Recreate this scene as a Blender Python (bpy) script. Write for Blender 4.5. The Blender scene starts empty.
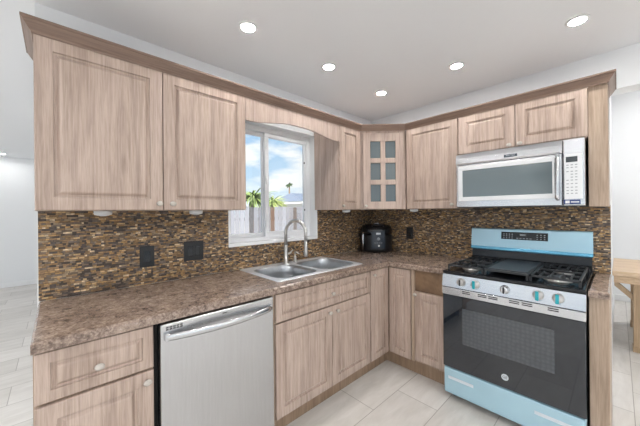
import bpy, bmesh, math, random
from mathutils import Vector, Matrix
random.seed(7)
S = bpy.context.scene
COL = S.collection
PI = math.pi

# ------------------------------------------------------------------ camera
cam_d = bpy.data.cameras.new('camera')
cam_d.sensor_width = 36.0
cam_d.lens = 280.5 / 640 * 36
cam_d.shift_y = -1.5 / 640
cam_d.clip_start = 0.02
cam = bpy.data.objects.new('camera', cam_d); COL.objects.link(cam)
yaw, roll = math.radians(43.25), -0.0094
F = Vector((-math.cos(yaw), math.sin(yaw), 0)); R = Vector((F.y, -F.x, 0)); Z = Vector((0, 0, 1))
R2 = R * math.cos(roll) + Z * math.sin(roll); U2 = Z * math.cos(roll) - R * math.sin(roll)
M = Matrix((R2, U2, -F)).transposed().to_4x4(); M.translation = Vector((1.99, -2.7186, 1.349))
cam.matrix_world = M
S.camera = cam

# ------------------------------------------------------------------ exposure
S.view_settings.view_transform = 'Standard'
S.view_settings.look = 'None'
S.view_settings.exposure = 0.42
S.view_settings.gamma = 1.0
S.view_settings.use_curve_mapping = False
LAMP_FILL = 700.0         # unseen extra downlights added to brighten the kitchen
LAMP_K = 170.0       # recessed downlights over the kitchen (dimmed)
SKY = 0.88

def lin(c):
    c = c / 255.0
    return c / 12.92 if c <= 0.04045 else ((c + 0.055) / 1.055) ** 2.4
def rgb(r, g, b): return (lin(r), lin(g), lin(b), 1.0)

# ------------------------------------------------------------------ sky
w = bpy.data.worlds.new('sky'); S.world = w; w.use_nodes = True
nt = w.node_tree; nt.nodes.clear()
def wn(t, **k):
    n = nt.nodes.new(t)
    for a, b in k.items(): setattr(n, a, b)
    return n
tc = wn('ShaderNodeTexCoord'); sep = wn('ShaderNodeSeparateXYZ'); nt.links.new(tc.outputs['Generated'], sep.inputs[0])
gr = wn('ShaderNodeValToRGB'); nt.links.new(sep.outputs['Z'], gr.inputs[0])
gr.color_ramp.elements[0].position = 0.0; gr.color_ramp.elements[0].color = rgb(205, 228, 245)
gr.color_ramp.elements[1].position = 0.6; gr.color_ramp.elements[1].color = rgb(120, 178, 235)
mp = wn('ShaderNodeMapping'); mp.inputs['Scale'].default_value = (2.2, 2.2, 6.5); nt.links.new(tc.outputs['Generated'], mp.inputs[0])
nz = wn('ShaderNodeTexNoise'); nz.inputs['Scale'].default_value = 2.6; nz.inputs['Detail'].default_value = 6; nz.inputs['Roughness'].default_value = .55
nt.links.new(mp.outputs[0], nz.inputs['Vector'])
cr = wn('ShaderNodeValToRGB'); cr.color_ramp.elements[0].position = .42; cr.color_ramp.elements[1].position = .60
nt.links.new(nz.outputs['Fac'], cr.inputs[0])
mx = wn('ShaderNodeMix', data_type='RGBA'); nt.links.new(cr.outputs[0], mx.inputs['Factor']); nt.links.new(gr.outputs[0], mx.inputs['A'])
mx.inputs['B'].default_value = (.98, .99, 1.0, 1)
bg = wn('ShaderNodeBackground'); bg.inputs['Strength'].default_value = SKY; nt.links.new(mx.outputs['Result'], bg.inputs[0])
wo = wn('ShaderNodeOutputWorld'); nt.links.new(bg.outputs[0], wo.inputs[0])

# ------------------------------------------------------------------ sun (high, from beyond the kitchen, lights the yard fence)
sd = bpy.data.lights.new('sun', 'SUN'); sd.energy = 8.0; sd.angle = math.radians(1.0); sd.color = (1, .95, .88)
so = bpy.data.objects.new('sun', sd); COL.objects.link(so)
so.rotation_euler = Vector((-.60, .58, -.55)).to_track_quat('-Z', 'Y').to_euler()
so.location = (9, -9, 8)

# ================================================================== materials
def newmat(name):
    m = bpy.data.materials.new(name); m.use_nodes = True
    t = m.node_tree
    return m, t, t.nodes['Principled BSDF']
def N(t, typ, **k):
    n = t.nodes.new(typ)
    for a, b in k.items(): setattr(n, a, b)
    return n
def L(t, a, b): t.links.new(a, b)
def setb(b, **k):
    nm = dict(col='Base Color', rough='Roughness', metal='Metallic', spec='Specular IOR Level', coat='Coat Weight', trans='Transmission Weight',
              ecol='Emission Color', es='Emission Strength', alpha='Alpha', coatr='Coat Roughness', aniso='Anisotropic')
    for a, v in k.items(): b.inputs[nm[a]].default_value = v
def ramp(t, stops, interp='LINEAR'):
    r = N(t, 'ShaderNodeValToRGB'); cr = r.color_ramp; cr.interpolation = interp
    while len(cr.elements) < len(stops): cr.elements.new(.5)
    for e, (p, c) in zip(cr.elements, stops): e.position = p; e.color = c
    return r
def mapping(t, scale, coord='Object', loc=(0, 0, 0)):
    tc = N(t, 'ShaderNodeTexCoord'); mp = N(t, 'ShaderNodeMapping')
    mp.inputs['Scale'].default_value = scale; mp.inputs['Location'].default_value = loc
    L(t, tc.outputs[coord], mp.inputs[0]); return mp.outputs[0]
def noise(t, vec, scale, detail=3, rough=.5, dist=0):
    n = N(t, 'ShaderNodeTexNoise'); n.inputs['Scale'].default_value = scale; n.inputs['Detail'].default_value = detail
    n.inputs['Roughness'].default_value = rough; n.inputs['Distortion'].default_value = dist
    L(t, vec, n.inputs['Vector']); return n.outputs['Fac']
def math_(t, op, a, b=None, clamp=False):
    n = N(t, 'ShaderNodeMath', operation=op, use_clamp=clamp)
    for i, v in enumerate((a, b)):
        if v is None: continue
        if isinstance(v, (int, float)): n.inputs[i].default_value = v
        else: L(t, v, n.inputs[i])
    return n.outputs[0]
def mix(t, fac, a, b, blend='MIX'):
    n = N(t, 'ShaderNodeMix', data_type='RGBA', blend_type=blend)
    for s, v in (('Factor', fac), ('A', a), ('B', b)):
        if isinstance(v, (int, float, tuple)): n.inputs[s].default_value = v
        else: L(t, v, n.inputs[s])
    return n.outputs['Result']
def bump(t, b, h, strength=.3, dist=.002):
    n = N(t, 'ShaderNodeBump'); n.inputs['Strength'].default_value = strength; n.inputs['Distance'].default_value = dist
    L(t, h, n.inputs['Height']); L(t, n.outputs[0], b.inputs['Normal'])

def plain(name, c, rough=.5, metal=0.0, wear=.03, **k):
    m, t, b = newmat(name)
    nf = noise(t, mapping(t, (1, 1, 1)), 9, 3)
    dk = tuple(x * (1 - wear) for x in c[:3]) + (1,); lt = tuple(min(1, x * (1 + wear)) for x in c[:3]) + (1,)
    L(t, ramp(t, [(.3, dk), (.7, lt)]).outputs[0], b.inputs['Base Color'])
    setb(b, rough=rough, metal=metal, **k); return m

def wood(name, dark, mid, light, scale=(1, 1, 1), rough=.42):
    m, t, b = newmat(name)
    info = N(t, 'ShaderNodeObjectInfo')
    tc = N(t, 'ShaderNodeTexCoord')
    off = N(t, 'ShaderNodeVectorMath', operation='SCALE'); off.inputs[0].default_value = (3.1, 5.7, 9.3); L(t, info.outputs['Random'], off.inputs['Scale'])
    ad = N(t, 'ShaderNodeVectorMath', operation='ADD'); L(t, tc.outputs['Object'], ad.inputs[0]); L(t, off.outputs[0], ad.inputs[1])
    def mp(s):
        n = N(t, 'ShaderNodeMapping'); n.inputs['Scale'].default_value = tuple(a * c for a, c in zip(s, scale)); L(t, ad.outputs[0], n.inputs[0]); return n.outputs[0]
    broad = noise(t, mp((9, 9, .9)), 1.6, 4, .6, .9)
    fine = noise(t, mp((75, 75, 2.6)), 1.5, 4, .62, .25)
    pore = noise(t, mp((240, 240, 9)), 1.2, 2, .5, 0)
    v = math_(t, 'ADD', math_(t, 'MULTIPLY', broad, .52), math_(t, 'MULTIPLY', fine, .48))
    c = ramp(t, [(.31, dark), (.50, mid), (.68, light)]).outputs[0]; t.links.new(v, c.node.inputs[0])
    pr = ramp(t, [(.36, (.88, .865, .85, 1)), (.5, (1, 1, 1, 1))]); L(t, pore, pr.inputs[0])
    L(t, mix(t, 1.0, c, pr.outputs[0], 'MULTIPLY'), b.inputs['Base Color'])
    setb(b, rough=rough); bump(t, b, fine, .12, .001); return m

OAK = wood('oak_foil', rgb(148, 128, 116), rgb(181, 161, 149), rgb(199, 181, 169))
OAK_DOOR = wood('oak_foil_door', rgb(144, 124, 112), rgb(181, 161, 148), rgb(203, 184, 172), scale=(1, .02, 1))
OAK_DARK = wood('oak_moulding', rgb(104, 83, 72), rgb(126, 104, 91), rgb(146, 123, 109), scale=(.035, .035, 29))  # own darker tone plus overhead shading put into the colour
OAK_PANEL = wood('oak_panel', rgb(140, 120, 103), rgb(174, 153, 134), rgb(192, 172, 153))
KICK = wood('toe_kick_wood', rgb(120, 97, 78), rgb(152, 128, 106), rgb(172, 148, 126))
BARE = wood('bare_plywood', rgb(70, 54, 42), rgb(126, 100, 76), rgb(160, 134, 108), scale=(.06, 1, 1.2))
PINE = wood('pale_table_wood', rgb(170, 142, 112), rgb(200, 174, 144), rgb(218, 195, 168), scale=(.1, 1, 9))
PINE_V = wood('pale_leg_wood', rgb(146, 122, 94), rgb(174, 148, 118), rgb(194, 169, 140))

def stone_mosaic():
    m, t, b = newmat('split_stone_mosaic')
    tc = N(t, 'ShaderNodeTexCoord'); sp = N(t, 'ShaderNodeSeparateXYZ'); L(t, tc.outputs['Object'], sp.inputs[0])
    H = .0098
    zr = math_(t, 'DIVIDE', sp.outputs['Z'], H); row = math_(t, 'FLOOR', zr); fz = math_(t, 'FRACT', zr)
    wr = N(t, 'ShaderNodeTexWhiteNoise', noise_dimensions='1D'); L(t, row, wr.inputs['W'])
    length = math_(t, 'ADD', math_(t, 'MULTIPLY', wr.outputs['Value'], .016), .014)
    xs = math_(t, 'ADD', math_(t, 'DIVIDE', sp.outputs['X'], length), math_(t, 'MULTIPLY', wr.outputs['Value'], 37.7))
    wob = math_(t, 'MULTIPLY', math_(t, 'SINE', math_(t, 'MULTIPLY', xs, 2.3)), .28)
    xs = math_(t, 'ADD', xs, wob)
    idx = math_(t, 'FLOOR', xs); fx = math_(t, 'FRACT', xs)
    cv = N(t, 'ShaderNodeCombineXYZ'); L(t, idx, cv.inputs[0]); L(t, row, cv.inputs[1])
    wc = N(t, 'ShaderNodeTexWhiteNoise', noise_dimensions='2D'); L(t, cv.outputs[0], wc.inputs['Vector'])
    cols = [(0, rgb(76, 67, 61)), (.12, rgb(146, 118, 84)), (.26, rgb(122, 106, 93)), (.37, rgb(184, 148, 102)), (.47, rgb(92, 84, 81)),
            (.57, rgb(160, 131, 100)), (.69, rgb(206, 176, 134)), (.76, rgb(126, 114, 106)), (.86, rgb(170, 150, 126)), (.95, rgb(224, 204, 172))]
    rp = ramp(t, cols, 'CONSTANT'); L(t, wc.outputs['Value'], rp.inputs[0])
    nf = noise(t, mapping(t, (60, 60, 160)), 1.0, 3, .6)
    shade = ramp(t, [(.3, (.5, .48, .46, 1)), (.65, (1.25, 1.22, 1.16, 1))]); L(t, nf, shade.inputs[0])
    c = mix(t, 1.0, rp.outputs[0], shade.outputs[0], 'MULTIPLY')
    ez = math_(t, 'MINIMUM', fz, math_(t, 'SUBTRACT', 1.0, fz)); ex = math_(t, 'MULTIPLY', math_(t, 'MINIMUM', fx, math_(t, 'SUBTRACT', 1.0, fx)), 3.2)
    e = math_(t, 'MINIMUM', ez, ex); gap = math_(t, 'MULTIPLY', e, 9.0, clamp=True)
    c = mix(t, gap, rgb(52, 43, 37), c)
    L(t, c, b.inputs['Base Color'])
    h = math_(t, 'MULTIPLY', math_(t, 'ADD', math_(t, 'MULTIPLY', wc.outputs['Value'], .7), math_(t, 'MULTIPLY', nf, .5)), gap)
    bump(t, b, h, .9, .006); setb(b, rough=.42); return m
MOSAIC = stone_mosaic()

def laminate():
    m, t, b = newmat('granite_look_laminate')
    v = mapping(t, (1, 1, 1))
    a = noise(t, v, 42, 6, .7, .6); bb = noise(t, v, 130, 3, .6); cc = noise(t, v, 7, 3, .5, 1.2)
    s = math_(t, 'ADD', math_(t, 'ADD', math_(t, 'MULTIPLY', a, .55), math_(t, 'MULTIPLY', bb, .27)), math_(t, 'MULTIPLY', cc, .18))
    rp = ramp(t, [(.36, rgb(74, 62, 55)), (.44, rgb(112, 95, 85)), (.52, rgb(148, 129, 116)), (.59, rgb(172, 154, 141)), (.66, rgb(194, 178, 166))])
    L(t, s, rp.inputs[0]); L(t, rp.outputs[0], b.inputs['Base Color']); setb(b, rough=.2, spec=.6); return m
LAMINATE = laminate()

def floor_tile():
    m, t, b = newmat('large_pale_floor_tile')
    tc = N(t, 'ShaderNodeTexCoord'); sp = N(t, 'ShaderNodeSeparateXYZ'); L(t, tc.outputs['Object'], sp.inputs[0])
    s = math_(t, 'DIVIDE', math_(t, 'SUBTRACT', sp.outputs['X'], .845), .3025); row = math_(t, 'FLOOR', s); fs = math_(t, 'FRACT', s)
    half = math_(t, 'MULTIPLY', math_(t, 'FLOORED_MODULO', row, 2.0), .5)
    tt = math_(t, 'ADD', math_(t, 'DIVIDE', math_(t, 'ADD', sp.outputs['Y'], .857), .607), half)
    idx = math_(t, 'FLOOR', tt); ft = math_(t, 'FRACT', tt)
    ds = math_(t, 'MULTIPLY', math_(t, 'MINIMUM', fs, math_(t, 'SUBTRACT', 1.0, fs)), .3025)
    dt = math_(t, 'MULTIPLY', math_(t, 'MINIMUM', ft, math_(t, 'SUBTRACT', 1.0, ft)), .607)
    d = math_(t, 'MINIMUM', ds, dt)
    fac = math_(t, 'MULTIPLY', math_(t, 'SUBTRACT', d, .0016), 900.0, clamp=True)
    cv = N(t, 'ShaderNodeCombineXYZ'); L(t, idx, cv.inputs[0]); L(t, row, cv.inputs[1])
    wc = N(t, 'ShaderNodeTexWhiteNoise', noise_dimensions='2D'); L(t, cv.outputs[0], wc.inputs['Vector'])
    mp = N(t, 'ShaderNodeMapping'); mp.inputs['Scale'].default_value = (7, 1.6, 1); L(t, tc.outputs['Object'], mp.inputs[0])
    nf = noise(t, mp.outputs[0], 2.2, 5, .6, .5)
    v = math_(t, 'ADD', math_(t, 'MULTIPLY', nf, .75), math_(t, 'MULTIPLY', wc.outputs['Value'], .25))
    rp = ramp(t, [(.3, rgb(192, 188, 182)), (.55, rgb(208, 204, 199)), (.75, rgb(219, 216, 212))]); L(t, v, rp.inputs[0])
    L(t, mix(t, fac, rgb(150, 144, 138), rp.outputs[0]), b.inputs['Base Color'])
    bump(t, b, fac, .25, .001); setb(b, rough=.36); return m
TILE = floor_tile()

def brushed(name, c, rough, axis=(1, 1, 60)):
    m, t, b = newmat(name)
    nf = noise(t, mapping(t, axis), 6, 3, .6)
    rp = ramp(t, [(.3, tuple(x * .93 for x in c[:3]) + (1,)), (.7, tuple(min(1, x * 1.05) for x in c[:3]) + (1,))]); L(t, nf, rp.inputs[0])
    L(t, rp.outputs[0], b.inputs['Base Color']); setb(b, metal=1.0, rough=rough); bump(t, b, nf, .05, .0006); return m
STEEL = brushed('brushed_steel', rgb(200, 201, 203), .27, (80, 80, 1.2))
STEEL_H = brushed('brushed_steel_wide', rgb(206, 208, 211), .24, (1.2, 80, 80))
RIM_STEEL = brushed('sink_rim_steel', rgb(222, 224, 228), .42, (8, 8, 8))  # bright copy of the sink steel; window reflection put into the rim colour
RIM_STEEL.node_tree.nodes['Principled BSDF'].inputs['Metallic'].default_value = .6
SINK_STEEL = brushed('sink_steel', rgb(186, 189, 193), .28, (8, 8, 8))
CHROME = plain('satin_nickel', rgb(200, 198, 195), .32, .9)
KNOBM = plain('white_ceramic', rgb(192, 185, 177), .18, 0.0)
WALL = plain('white_wall_paint', rgb(232, 234, 236), .7, wear=.01)
CEIL = plain('white_ceiling_paint', rgb(232, 234, 237), .85, wear=.01)
TRIMW = plain('white_trim_gloss', rgb(236, 237, 238), .35, wear=.01)
VINYL = plain('white_vinyl', rgb(232, 233, 235), .32, wear=.01)
BLACK = plain('black_plastic', rgb(24, 25, 28), .35)
BLACKG = plain('black_enamel', rgb(17, 19, 23), .16)
IRON = plain('cast_iron', rgb(34, 36, 40), .45, wear=.15)
GRIDDLE = plain('griddle_plate', rgb(52, 58, 64), .4)
GAPM = plain('dark_gap', rgb(20, 18, 17), .8)
FILM = plain('blue_protective_film', rgb(172, 206, 221), .2, .3, wear=.02)
FILM_DK = plain('teal_protective_film', rgb(84, 150, 180), .22, .45, wear=.02)
TEAL = plain('teal_tape', rgb(28, 160, 172), .4)
BLUELBL = plain('blue_label', rgb(44, 66, 120), .4)
WHITEM = plain('white_plastic', rgb(224, 226, 228), .4, wear=.01)
GREYM = plain('grey_mark', rgb(150, 155, 160), .5)
LITEM = plain('pale_mark', rgb(205, 212, 218), .5)
DARKGL = plain('smoked_glass', rgb(20, 27, 36), .04, spec=.65)
DARKGL.node_tree.nodes['Principled BSDF'].inputs['IOR'].default_value = 1.62
def oven_window():
    m, t, b = newmat('oven_window_glass')
    vo = N(t, 'ShaderNodeTexVoronoi'); vo.inputs['Scale'].default_value = 42; vo.inputs['Randomness'].default_value = .25
    L(t, mapping(t, (1, 1, 1)), vo.inputs['Vector'])
    rp = ramp(t, [(.15, rgb(74, 79, 84)), (.6, rgb(64, 68, 73))]); L(t, vo.outputs['Distance'], rp.inputs[0])
    L(t, rp.outputs[0], b.inputs['Base Color']); setb(b, rough=.06, spec=.6); b.inputs['IOR'].default_value = 1.6; return m
OVENWIN = oven_window()
MWWIN = plain('microwave_window_glass', rgb(106, 118, 122), .08, spec=.6)
FROST = plain('frosted_glass', rgb(92, 103, 107), .16, spec=.6, wear=.08)
DISPLAY = plain('dark_display', rgb(66, 72, 76), .12)
def emit(name, c, s):
    m, t, b = newmat(name)
    nf = noise(t, mapping(t, (1, 1, 1)), 5, 1); rp = ramp(t, [(0, c), (1, c)]); L(t, nf, rp.inputs[0])
    L(t, rp.outputs[0], b.inputs['Emission Color']); setb(b, col=(.8, .8, .8, 1), es=s); return m
LENS_FILL = emit('added_fill_lens', (1, .985, .965, 1), LAMP_FILL)  # lens of the unseen lights added to brighten the room
LENS_K = emit('downlight_lens_dimmed', (1, .985, .965, 1), LAMP_K)
def pane():
    m, t, b = newmat('clear_window_glass'); t.nodes.remove(b)
    tr = N(t, 'ShaderNodeBsdfTransparent'); tr.inputs[0].default_value = (.97, .985, .98, 1); gl = N(t, 'ShaderNodeBsdfGlossy'); gl.inputs['Roughness'].default_value = .02
    fr = N(t, 'ShaderNodeFresnel'); fr.inputs[0].default_value = 1.45
    ms = N(t, 'ShaderNodeMixShader'); L(t, math_(t, 'MULTIPLY', fr.outputs[0], .8), ms.inputs[0]); L(t, tr.outputs[0], ms.inputs[1]); L(t, gl.outputs[0], ms.inputs[2])
    L(t, ms.outputs[0], t.nodes['Material Output'].inputs[0]); return m
PANE = pane()
def varied(name, stops, rough=.8, scale=(8, 8, 1)):
    m, t, b = newmat(name); info = N(t, 'ShaderNodeObjectInfo'); rp = ramp(t, stops); L(t, info.outputs['Random'], rp.inputs[0])
    nf = noise(t, mapping(t, scale), 4, 4, .6); sh = ramp(t, [(.3, (.78, .77, .76, 1)), (.7, (1.08, 1.08, 1.08, 1))]); L(t, nf, sh.inputs[0])
    L(t, mix(t, 1.0, rp.outputs[0], sh.outputs[0], 'MULTIPLY'), b.inputs['Base Color']); setb(b, rough=rough); return m
PICKET = varied('weathered_fence_wood', [(0, rgb(70, 66, 67)), (.3, rgb(112, 111, 117)), (.6, rgb(150, 151, 160)), (.85, rgb(96, 88, 86)), (1, rgb(104, 82, 70))], scale=(30, 30, 2))
LEAF = varied('leaf_green', [(0, rgb(126, 146, 84)), (1, rgb(164, 176, 108))], scale=(2, 2, 2))
LEAF_DK = varied('leaf_dark', [(0, rgb(70, 92, 58)), (1, rgb(92, 112, 72))], scale=(2, 2, 2))
BARK = plain('palm_bark', rgb(120, 100, 82), .9, wear=.2)
STUCCO = plain('white_stucco', rgb(196, 196, 196), .9)
ROOFM = plain('slate_roof', rgb(112, 122, 140), .8, wear=.1)
CONC = plain('concrete_yard', rgb(186, 180, 172), .9, wear=.1)

# ================================================================== mesh helpers
def BM(): return bmesh.new()
def box(bm, x0, x1, y0, y1, z0, z1, bev=0.0, seg=1):
    vs = [bm.verts.new((x, y, z)) for x in (x0, x1) for y in (y0, y1) for z in (z0, z1)]
    f = [(0, 1, 3, 2), (4, 6, 7, 5), (0, 4, 5, 1), (2, 3, 7, 6), (0, 2, 6, 4), (1, 5, 7, 3)]
    fs = [bm.faces.new([vs[i] for i in q]) for q in f]
    if bev > 0:
        es = list({e for q in fs for e in q.edges})
        bmesh.ops.bevel(bm, geom=es, offset=bev, segments=seg, profile=.5, affect='EDGES')
    return bm
def prism(bm, pts, axis, a0, a1):
    """pts: 2-D outline; extruded along axis from a0 to a1."""
    def P(p, a):
        u, v = p
        return {'x': (a, u, v), 'y': (u, a, v), 'z': (u, v, a)}[axis]
    A = [bm.verts.new(P(p, a0)) for p in pts]; B = [bm.verts.new(P(p, a1)) for p in pts]; n = len(pts)
    bm.faces.new(A); bm.faces.new(B[::-1])
    for i in range(n): bm.faces.new((A[i], B[i], B[(i + 1) % n], A[(i + 1) % n]))
    return bm
def lathe(bm, prof, cx=0, cy=0, cz=0, n=20, axis='z', sx=1, sy=1):
    """prof: (radius, height) pairs; caps both ends."""
    rings = []
    for r, h in prof:
        ring = []
        for i in range(n):
            a = 2 * PI * i / n; p, q = r * math.cos(a) * sx, r * math.sin(a) * sy
            c = {'z': (cx + p, cy + q, cz + h), 'y': (cx + p, cy - h, cz + q), 'x': (cx + h, cy + p, cz + q)}[axis]
            ring.append(bm.verts.new(c))
        rings.append(ring)
    for a, b in zip(rings, rings[1:]):
        for i in range(n):
            f = bm.faces.new((a[i], a[(i + 1) % n], b[(i + 1) % n], b[i])); f.smooth = True
    bm.faces.new(rings[0][::-1]); bm.faces.new(rings[-1]); return bm
def tube(bm, path, r, n=10):
    path = [Vector(p) for p in path]; rad = r if isinstance(r, (list, tuple)) else [r] * len(path)
    rings = []; up = Vector((.13, .31, .94))
    for i, p in enumerate(path):
        d = (path[min(i + 1, len(path) - 1)] - path[max(i - 1, 0)]).normalized()
        a = d.cross(up)
        if a.length < .05: a = d.cross(Vector((1, 0, 0)))
        a.normalize(); b = d.cross(a).normalized(); up = b.cross(d) if False else up
        rings.append([bm.verts.new(p + (a * math.cos(2 * PI * k / n) + b * math.sin(2 * PI * k / n)) * rad[i]) for k in range(n)])
    for a, b in zip(rings, rings[1:]):
        for i in range(n):
            f = bm.faces.new((a[i], a[(i + 1) % n], b[(i + 1) % n], b[i])); f.smooth = True
    bm.faces.new(rings[0][::-1]); bm.faces.new(rings[-1]); return bm
def rings_front(bm, w, h, y0, rings, x0=0, z0=0, back=None):
    """raised / recessed panel: rings = (inset, protrusion towards -y); y0 is the base plane."""
    prev = None
    for ins, pr in rings:
        c = [(x0 + ins, z0 + ins), (x0 + w - ins, z0 + ins), (x0 + w - ins, z0 + h - ins), (x0 + ins, z0 + h - ins)]
        ring = [bm.verts.new((x, y0 - pr, z)) for x, z in c]
        if prev:
            for i in range(4): bm.faces.new((prev[i], prev[(i + 1) % 4], ring[(i + 1) % 4], ring[i]))
        else: first = ring
        prev = ring
    bm.faces.new(prev); bm.faces.new(first[::-1]); return bm
def obj(name, bm, mat, parent=None, loc=None, rotz=0, smooth=False):
    bmesh.ops.recalc_face_normals(bm, faces=bm.faces)
    if smooth:
        for f in bm.faces: f.smooth = True
    me = bpy.data.meshes.new(name); bm.to_mesh(me); bm.free()
    for m in (mat if isinstance(mat, (list, tuple)) else [mat]): me.materials.append(m)
    o = bpy.data.objects.new(name, me); COL.objects.link(o)
    if parent: o.parent = parent
    if loc: o.location = loc
    o.rotation_euler = (0, 0, rotz); return o
def tag(o, label, cat, group=None, kind=None):
    o['label'] = label; o['category'] = cat
    if group: o['group'] = group
    if kind: o['kind'] = kind
    return o
def thing(name, label, cat, loc, rotz=0, group=None):
    o = bpy.data.objects.new(name, None); o.empty_display_size = .1; COL.objects.link(o)
    o.location = loc; o.rotation_euler = (0, 0, rotz); return tag(o, label, cat, group)
def struct(name, bm, mat, label, cat, loc=None, rotz=0):
    return tag(obj(name, bm, mat, None, loc, rotz), label, cat, kind='structure')
def copy_thing(o, loc, label):
    r = o.copy(); COL.objects.link(r); r.location = loc; r['label'] = label
    for ch in list(o.children):
        c = ch.copy(); COL.objects.link(c); c.parent = r
        for g in list(ch.children):
            d = g.copy(); COL.objects.link(d); d.parent = c
    return r
def text_part(name, s, size, mat, parent, loc, rot=(PI / 2, 0, 0), depth=.0006):
    cu = bpy.data.curves.new(name, 'FONT'); cu.body = s; cu.size = size; cu.extrude = depth; cu.align_x = 'CENTER'; cu.align_y = 'CENTER'
    tmp = bpy.data.objects.new('tmp', cu); COL.objects.link(tmp); bpy.context.view_layer.update()
    me = bpy.data.meshes.new_from_object(tmp.evaluated_get(bpy.context.evaluated_depsgraph_get()))
    bpy.data.objects.remove(tmp); me.materials.clear(); me.materials.append(mat)
    o = bpy.data.objects.new(name, me); COL.objects.link(o); o.parent = parent; o.location = loc; o.rotation_euler = rot; return o

A90 = PI / 2          # frame of the window wall: local x = +Y, local -y = +X
CEILZ = 2.408
# ================================================================== setting
b = BM(); box(b, -6, 6.2, -8.2, 3.5, -.1, 0); struct('floor', b, TILE, 'pale large-format tile floor with thin grey joints', 'floor')
b = BM()
box(b, -5.9, 0, -8.1, -2.67, CEILZ, CEILZ + .12); box(b, 0, 6.1, -8.1, .15, CEILZ, CEILZ + .12); box(b, 1.8, 6.1, .15, 3.4, 3.16, 3.28); box(b, 1.8, 6.1, .03, .15, CEILZ + .12, 3.28)
struct('ceiling', b, CEIL, 'smooth white ceiling with recessed downlights', 'ceiling')
WY0, WY1, WZ0, WZ1 = -1.789, -.893, 1.088, 2.083
T = -.15
b = BM()
box(b, T, 0, -2.79, WY0, 0, CEILZ); box(b, T, 0, WY1, 0, 0, CEILZ); box(b, T, 0, WY0, WY1, 0, WZ0); box(b, T, 0, WY0, WY1, WZ1, CEILZ)
struct('wall_left', b, WALL, 'white kitchen wall holding the window above the sink', 'wall')
b = BM(); box(b, T, 1.955, 0, .15, 0, CEILZ); box(b, 1.955, 6.0, 0, .15, 2.146, CEILZ); struct('wall_back', b, WALL, 'white kitchen wall behind the range', 'wall')
b = BM(); box(b, -5.9, T, -2.79, -2.67, 0, CEILZ); struct('wall_patio', b, WALL, 'white wall between living area and yard', 'wall')
b = BM(); box(b, -5.9, -5.75, -8.1, -2.79, 0, CEILZ); struct('wall_far_left', b, WALL, 'white far wall of the open area left of the kitchen', 'wall')
b = BM(); box(b, 1.80, 1.93, .15, 3.3, 0, 3.16); struct('wall_side', b, WALL, 'white wall running back beside the range corner', 'wall')
b = BM(); box(b, 1.80, 6.1, 3.3, 3.45, 0, 3.16); struct('wall_far_right', b, WALL, 'white far wall behind the wooden table', 'wall')
b = BM()
for y0, y1 in ((-8.1, -7.6), (-5.4, -4.9), (-2.7, -2.2), (0, 3.3)): box(b, 6.0, 6.15, y0, y1, 0, CEILZ)
box(b, 6.0, 6.15, -7.6, 0, 2.2, CEILZ); box(b, 6.0, 6.15, .15, 3.3, CEILZ, 3.16); struct('wall_right', b, WALL, 'white wall with tall openings added for light opposite the sink', 'wall')  # out of view; tall openings added to light the kitchen
b = BM()
for x0, x1 in ((-5.9, -5.2), (-2.8, -2.2), (.2, .8), (3.2, 3.8), (5.6, 6.15)): box(b, x0, x1, -8.15, -8.0, 0, CEILZ)
box(b, -5.9, 6.15, -8.15, -8.0, 2.2, CEILZ); struct('wall_front', b, WALL, 'white wall with tall openings added for light behind the kitchen', 'wall')  # behind the camera; openings added to let more daylight in
b = BM(); box(b, -5.75, -5.735, -8, -2.79, 0, .09, .004); struct('baseboard_far_left', b, TRIMW, 'white baseboard along the far left wall', 'baseboard')
b = BM(); box(b, 1.94, 6, 3.285, 3.3, 0, .09, .004); struct('baseboard_far_right', b, TRIMW, 'white baseboard along the far right wall', 'baseboard')
b = BM(); box(b, 1.93, 1.943, .16, 3.28, 0, .09, .003); struct('baseboard_side', b, TRIMW, 'white baseboard beside the range corner', 'baseboard')

# mosaic backsplashes
b = BM(); y0 = -2.785
def bs(ya, yb, za, zb): box(b, ya - y0, yb - y0, -.010, 0, za, zb)
bs(y0, WY0, .914, 1.375); bs(WY0, WY1, .914, WZ0); bs(WY1, 0, .914, 1.375)
struct('trim_1', b, MOSAIC, 'brown split-stone mosaic backsplash on the window wall', 'backsplash', (0, y0, 0), A90)
b = BM(); box(b, .01, 1.955, -.010, 0, .80, 1.375)
struct('trim_2', b, MOSAIC, 'brown split-stone mosaic backsplash behind the range', 'backsplash')

# window
WW, WH = WY1 - WY0, WZ1 - WZ0
b = BM()
d = .012
box(b, 0, WW, -.014, .085, 0, d + .012, .003); box(b, 0, WW, -.004, .085, WH - d, WH); box(b, 0, d, -.004, .085, d, WH - d); box(b, WW - d, WW, -.012, .085, d, WH - d)
win = struct('window_1', b, TRIMW, 'white vinyl sliding window over the sink looking onto a fence', 'window', (0, WY0, WZ0), A90)
def frame4(bm, x0, x1, z0, z1, wd, ya, yb, bev=.003):
    box(bm, x0, x1, ya, yb, z0, z0 + wd, bev); box(bm, x0, x1, ya, yb, z1 - wd, z1, bev)
    box(bm, x0, x0 + wd, ya, yb, z0 + wd, z1 - wd, bev); box(bm, x1 - wd, x1, ya, yb, z0 + wd, z1 - wd, bev)
b = BM(); frame4(b, d, WW - d, d, WH - d, .042, .075, .145); obj('window_frame', b, VINYL, win)
xm = WY1 - WY0 - .51 + .0   # meeting stile position, local
b = BM(); frame4(b, .045, .40, .05, WH - .05, .034, .115, .140); s1 = obj('window_sash', b, VINYL, win)
b = BM(); box(b, .075, .375, .126, .129, .08, WH - .08); obj('pane', b, PANE, s1)
b = BM(); frame4(b, .375, WW - .045, .05, WH - .05, .040, .080, .108); s2 = obj('window_sash', b, VINYL, win)
b = BM(); box(b, .41, WW - .08, .093, .096, .085, WH - .085); obj('pane', b, PANE, s2)
b = BM()
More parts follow.
